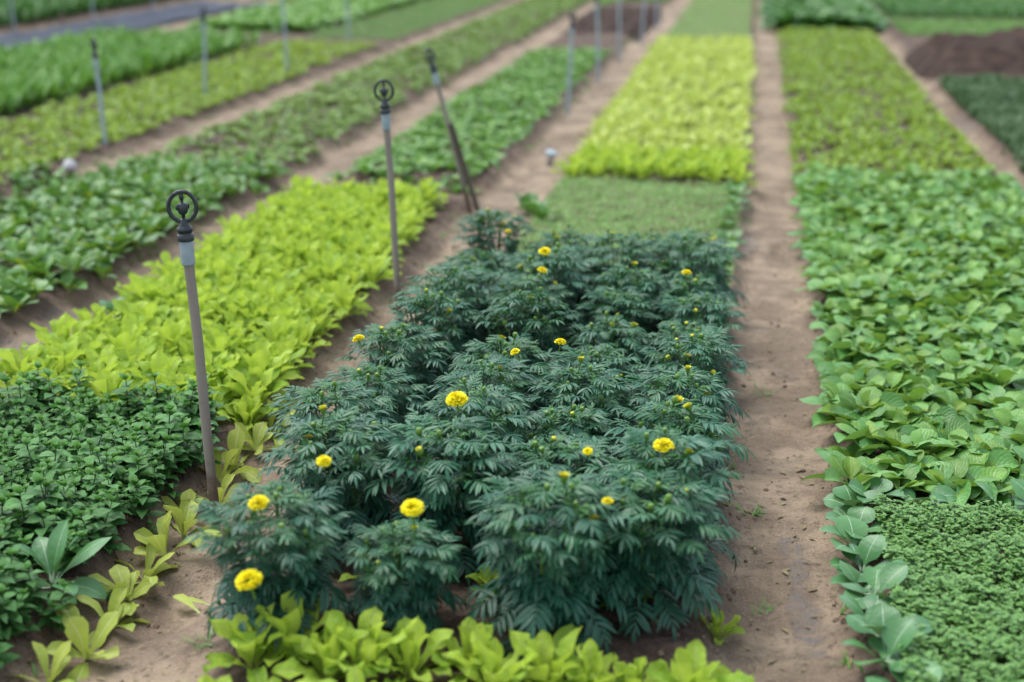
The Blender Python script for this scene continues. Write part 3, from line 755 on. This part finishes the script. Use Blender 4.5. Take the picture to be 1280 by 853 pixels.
# right column
X,Y=grid_pts(.31,1.44,8.6,18.7,.072,.076); X,Y=patchy(X,Y,3.,.6,330); stuff('right_seedling_bed',small,X,Y,M['olive'],(.55,1.05),tonej=.55,label='yellowish green seedling bed behind the choy')
X,Y=grid_pts(.33,1.48,19.1,28,.11,.12); stuff('far_right_dark_crop',lo,X,Y,M['deep'],(2.,2.7),label='tall dark green crop at the end of the right bed')
X,Y=grid_pts(1.66,3.9,8.6,13.3,.045,.05); stuff('grey_green_bed',tuft,X,Y,M['grey'],.3+1.0*fbm(X*2.5,Y*2.5,340,3),tonej=.45,label='dull greyish green feathery bed at the far right')
X,Y=grid_pts(1.8,6.5,18.2,20.6,.05,.07); stuff('mid_green_strip',sprig,X,Y,M['fresh'],(2.,3.2))
X,Y=grid_pts(1.85,7,21.,24.3,.10,.11); stuff('dark_green_strip',tuft,X,Y,M['deep'],(1.,1.5))
X,Y=grid_pts(1.85,7,24.6,33,.13,.15); stuff('lime_strip',tuft,X,Y,M['lime'],(1.2,1.8))

# ------------------------------------------------------------------ soil heap, tilled plot, ground sheet
def heap(name,x0,x1,y0,y1,h,label,seed,nx=70,ny=60):
    xs=np.linspace(x0,x1,nx); ys=np.linspace(y0,y1,ny); Yg,Xg=np.meshgrid(ys,xs,indexing='ij')
    ux=(Xg-x0)/(x1-x0); uy=(Yg-y0)/(y1-y0)
    env=sstep(0,.16,ux)*sstep(1,.84,ux)*sstep(0,.3,uy)*sstep(1,.6,uy)
    Z=hgt(Xg,Yg)-.03+env*(h*(.45+.9*fbm(Xg*2.2,Yg*2.2,seed,4))+.17*(fbm(Xg*6,Yg*6,seed+5,4)-.3))
    g=Geo(); g.add(np.stack([Xg,Yg,Z],-1).reshape(-1,3),grid_quads(ny,nx))
    return tag(ob(name,g.mesh(name,M['heap'])),label,'soil heap')
heap('soil_heap',1.45,4.8,13.4,16.9,.27,'heap of dark turned soil behind the grey green bed at right',51)
heap('tilled_plot',-2.55,-1.28,17.,23.6,.07,'dark brown tilled plot between the far pipes',71)
xs=np.linspace(-9.25,-8.0,30); ys=np.linspace(13.2,23.2,90); Yg,Xg=np.meshgrid(ys,xs,indexing='ij')
Zt=hgt(Xg,Yg)+.02+.05*fbm(Xg*2.5,Yg*1.2,61,3)
g=Geo(); g.add(np.stack([Xg,Yg,Zt],-1).reshape(-1,3),grid_quads(90,30)); b=np.stack([Xg,Yg,Zt-.012],-1).reshape(-1,3); g.add(b,grid_quads(90,30)[:,::-1])
tag(ob('ground_sheet',g.mesh('ground_sheet',M['tarp'])),'blue grey plastic sheet laid along the ground far left','ground sheet')

# ------------------------------------------------------------------ sprinklers
def sprinkler_meshes():
    hd=Geo()
    lathe(hd,[(.0135,0),(.0205,.001),(.021,.004),(.021,.016),(.0195,.018),(.0175,.0185),(.0175,.024),(.0195,.025),(.0195,.034),(.016,.037),(.0125,.042),(.011,.055),(.006,.058),(.0005,.058)],24,0,rib=.03)
    bow=Geo(); a=np.linspace(-PI*.5-.0+.42,PI*1.5-.42,40)
    R=.0345; cz=.088
    th=np.linspace(-PI/2+.32,1.5*PI-.32,44)
    pts=np.stack([R*np.cos(th)*1.0,0*th,cz+R*1.12*np.sin(th)],1); tube(bow,pts,.0056,8)
    # top pin of the bow
    lathe(bow,[(.0004,.104),(.004,.105),(.0055,.112),(.005,.1235),(.0004,.1245)],12)
    rot_=Geo()
    lathe(rot_,[(.004,.058),(.0045,.068),(.009,.070),(.0125,.078),(.0125,.094),(.010,.097),(.004,.098),(.003,.1045),(.0004,.105)],14,rib=.08)
    for s in (-1,1): box(rot_,(s*.0125,0,.088),(.009,.006,.012))
    cp=Geo(); lathe(cp,[(.0128,-.062),(.0172,-.062),(.0176,-.058),(.0176,-.004),(.0168,0),(.0135,.001),(.0005,.001)],20)
    return [g_.mesh(n,m) for g_,n,m in ((hd,'nozzle_body',M['black']),(bow,'deflector_ring',M['black']),(rot_,'spinner',M['black']),(cp,'coupling',M['coupling']))]
SM=sprinkler_meshes()
def sprinkler(x,y,top,label,turn=0.,pm='pvc'):
    z0=H1(x,y); base=Vector((x,y,z0)); d=Vector(top)-base; Lp=d.length-.122
    p=bpy.data.objects.new('sprinkler_riser',None); link(p); p.empty_display_size=.1
    q=Vector((0,0,1)).rotation_difference(d); p.rotation_mode='QUATERNION'; p.rotation_quaternion=q; p.location=base
    tag(p,label,'sprinkler','sprinkler risers along the paths')
    g=Geo(); tube(g,[(0,0,-.12),(0,0,Lp*.33),(.003,.001,Lp*.66),(0,0,Lp-.004)],.0132,14); ob('pipe',g.mesh('riser_pipe',M[pm]),p)
    ob('coupling',SM[3],p,(0,0,Lp))
    h=ob('nozzle_body',SM[0],p,(0,0,Lp),(0,0,turn)); ob('deflector_ring',SM[1],h); ob('spinner',SM[2],h,(0,0,0),(0,0,.4))
YAW=math.radians(9.55)
sprinkler(-1.37,3.34,(-1.406,3.34,.903),'grey pipe sprinkler with black ring head, nearest and leftmost of the near three',YAW+.15)
sprinkler(-1.35,5.32,(-1.393,5.32,.95),'grey pipe sprinkler standing upright on the path left of the marigolds',YAW)
sprinkler(-1.47,7.38,(-1.685,7.38,.868),'tilted grey pipe sprinkler leaning left beside a dark wooden stake',YAW+.9)
far=[(-1.43,11.15,.80,'far grey pipe sprinkler, nearest of the row beside the far lime lettuce bed'),
 (-1.42,13.27,.84,'far grey pipe sprinkler, second of the row beside the far lime lettuce bed'),
 (-1.42,15.35,.9,'far grey pipe sprinkler, third of the row beside the far lime lettuce bed'),
 (-1.34,17.3,.9,'far grey pipe sprinkler in the dark tilled plot, nearer of two'),
 (-1.29,19.2,.9,'far grey pipe sprinkler in the dark tilled plot, farther of two'),
 (-4.21,8.8,.757,'grey pipe sprinkler at far left, leaning slightly beside the olive seedling bed'),
 (-4.5,11.34,.785,'grey pipe sprinkler at left, second of the row along the third path'),
 (-4.36,13.09,.9,'grey pipe sprinkler at left, third of the row along the third path'),
 (-4.64,16.22,.9,'grey pipe sprinkler at left, fourth of the row along the third path'),
 (-6.75,19.35,.9,'distant grey pipe in the leafy crop beyond the dry grass patch'),
 (-9.16,16.9,.9,'distant grey pipe beyond the ground sheet, leftmost of three'),
 (-9.1,19.0,.9,'distant grey pipe beyond the ground sheet, middle of three'),
 (-9.3,21.5,.9,'distant grey pipe beyond the ground sheet, rightmost of three')]
for i,(x,y,h,l) in enumerate(far):
    sprinkler(x,y,(x-.03+.06*(i%3==0),y+.02*(i%2),h),l,rng.uniform(0,3),'farpvc')
# wooden stake tied beside the tilted riser
g=Geo(); box(g,(0,0,.2),(.03,.022,.62)); 
st=bpy.data.objects.new('wooden_stake',g.mesh('wooden_stake',M['wood'],False)); link(st)
dv=Vector((-1.575,7.36,.50))-Vector((-1.42,7.36,0)); st.rotation_mode='QUATERNION'; st.rotation_quaternion=dv.to_track_quat('Z','Y'); st.location=(-1.415,7.36,.0)
tag(st,'dark wooden stake leaning against the tilted sprinkler pipe','stake')

# small pale litter
def cup(x,y,label,s=1.):
    p=root('plastic_pot',(x,y,H1(x,y)),.4,s,label,'plastic pot',None,(.25,.15))
    g=Geo(); lathe(g,[(.0005,0),(.026,0),(.034,.085),(.036,.088),(.033,.09),(.031,.085),(.024,.006),(.0005,.005)],20); ob('pot',g.mesh('pot',M['white']),p)
    g=Geo(); lathe(g,[(.0005,.118),(.038,.116),(.052,.108),(.05,.1),(.036,.0925),(.0005,.092)],20); ob('cap',g.mesh('pot_cap',M['bluegrey']),p)
cup(-1.27,8.98,'small white pot with pale blue cap beside the path left of the far lime bed',.8)
def bag():
    g=Geo(); n=18; th=np.linspace(0,2*PI,n,endpoint=False); V=[]
    zs=np.linspace(0,1,9)
    for zz in zs:
        r=.04*math.sin(PI*min(.98,.25+.7*zz))*(1+.35*(vnoise(np.cos(th)*2+5,np.sin(th)*2+zz*4,3)-.5))
        V.append(np.stack([r*np.cos(th)*1.25,r*np.sin(th),np.full(n,.075*zz)],1))
    V.append(np.stack([.004*np.cos(th),.004*np.sin(th),np.full(n,.085)],1))
    V=np.concatenate(V); Q=[[i*n+k,i*n+(k+1)%n,(i+1)*n+(k+1)%n,(i+1)*n+k] for i in range(9) for k in range(n)]
    g.add(V,Q); o=ob('plastic_bag',g.mesh('plastic_bag',M['white']),None,(-4.13,8.12,H1(-4.13,8.12)),(0,0,.5)); tag(o,'crumpled dusty white plastic bag at the near end of the third path','plastic bag')
bag()
g=Geo(); leaf(g,.035,.026,'heart',.4,.25,.5,cup=.5,nu=4,nv=4)
tag(ob('litter_scrap',g.mesh('litter_scrap',M['white']),None,(-1.13,2.9,H1(-1.13,2.9)+.004)),'tiny white scrap on the left path beside the front marigold','litter')

lt=[]
for k in range(4):
    g=Geo(); leaf(g,rng.uniform(.018,.04),rng.uniform(.006,.014),'mint',0,rng.uniform(.05,.3),rng.uniform(.2,.9),cup=.4,nu=2,nv=3,tone=rng.uniform(0,1)); lt.append(g)
n=420; X=np.concatenate([rng.uniform(.0,.28,n//2),rng.uniform(-1.5,-1.1,n//2)]); Y=1.9+rng.uniform(0,1,n)**1.5*5.5
stuff('leaf_litter',lt,X,Y,plain_mat('withered_leaf',(.24,.20,.09),(.15,.11,.055),.7),(.4,1.),.3,.3,dz=.004)
n=2600; Y=1.9+rng.uniform(0,1,n)**1.1*22; e=rng.choice([-.015,.275,-1.13,-1.475,-2.40,-2.79,-3.83,-4.12],n); X=e+rng.normal(0,.022,n)
k=fbm(X*3+e*9,Y*1.6,410,3)+.12*(Y>6)>.52; X,Y=X[k],Y[k]
stuff('path_edge_weeds',sprig,X,Y,M['fresh'],(.5,1.6),.2,.5,label='thin green weeds fringing the dirt path edges')
# weeds sprouting in the right path
for i,(x,y,l,n) in enumerate(((.09,4.66,'tiny grass weed in the middle of the right path, farther of two',10),(.07,3.62,'sprawling grass weed on the right path beside the marigolds',16),(.10,3.12,'little green weed beside the wet patch of the right path',9),(-1.17,2.72,'small grass tuft on the left path by the front marigold',14))):
    g=Geo()
    for j in range(n):
        az=rng.uniform(0,6.28); leaf(g,rng.uniform(.025,.075),.004,'blade',az,rng.uniform(.1,.9),rng.uniform(.1,.6),base=(rng.normal(0,.012),rng.normal(0,.012),.0),nu=2,nv=3,tone=rng.uniform(0,1))
    tag(ob('weed_tuft',g.mesh('weed_tuft',M['fresh']),None,(x,y,H1(x,y))),l,'weed')

# ------------------------------------------------------------------ light, sky, camera
w=bpy.data.worlds.new('World'); sc.world=w; w.use_nodes=True; nt=w.node_tree
for n in list(nt.nodes): nt.nodes.remove(n)
EL,AZ=math.radians(66),math.radians(-60)
sky=nt.nodes.new('ShaderNodeTexSky'); sky.sky_type='NISHITA'; sky.sun_disc=False; sky.sun_elevation=EL; sky.sun_rotation=AZ; sky.air_density=1.; sky.dust_density=1.5; sky.ozone_density=1.
hs=nt.nodes.new('ShaderNodeHueSaturation'); hs.inputs['Saturation'].default_value=.45
bg=nt.nodes.new('ShaderNodeBackground'); bg.inputs[1].default_value=.13; wo=nt.nodes.new('ShaderNodeOutputWorld')
nt.links.new(sky.outputs[0],hs.inputs['Color']); nt.links.new(hs.outputs[0],bg.inputs[0]); nt.links.new(bg.outputs[0],wo.inputs[0])
L=bpy.data.lights.new('sun','SUN'); L.energy=1.3; L.angle=math.radians(45); L.color=(1,.97,.93)
so=bpy.data.objects.new('sun',L); link(so)
# direction to the sun: rotation is measured clockwise from +Y
sd=Vector((math.sin(AZ)*math.cos(EL),math.cos(AZ)*math.cos(EL),math.sin(EL)))
so.rotation_mode='QUATERNION'; so.rotation_quaternion=sd.to_track_quat('Z','Y'); so.location=sd*30

cam=bpy.data.cameras.new('camera'); co=bpy.data.objects.new('camera',cam); link(co)
cam.lens=50.; cam.sensor_width=36.; cam.clip_end=2000; cam.clip_start=.05
co.location=(0,0,1.6); co.rotation_euler=(math.radians(90-17.1),0,math.radians(9.55))
cam.dof.use_dof=True; cam.dof.focus_distance=3.85; cam.dof.aperture_fstop=1.5; cam.dof.aperture_blades=9
sc.camera=co
sc.render.engine='CYCLES'
sc.cycles.max_bounces=6; sc.cycles.diffuse_bounces=4; sc.cycles.glossy_bounces=2; sc.cycles.transmission_bounces=3
sc.cycles.use_denoising=True
vs=sc.view_settings; vs.view_transform='Standard'; vs.look='None'; vs.exposure=1.42; vs.gamma=1.0; vs.use_curve_mapping=False
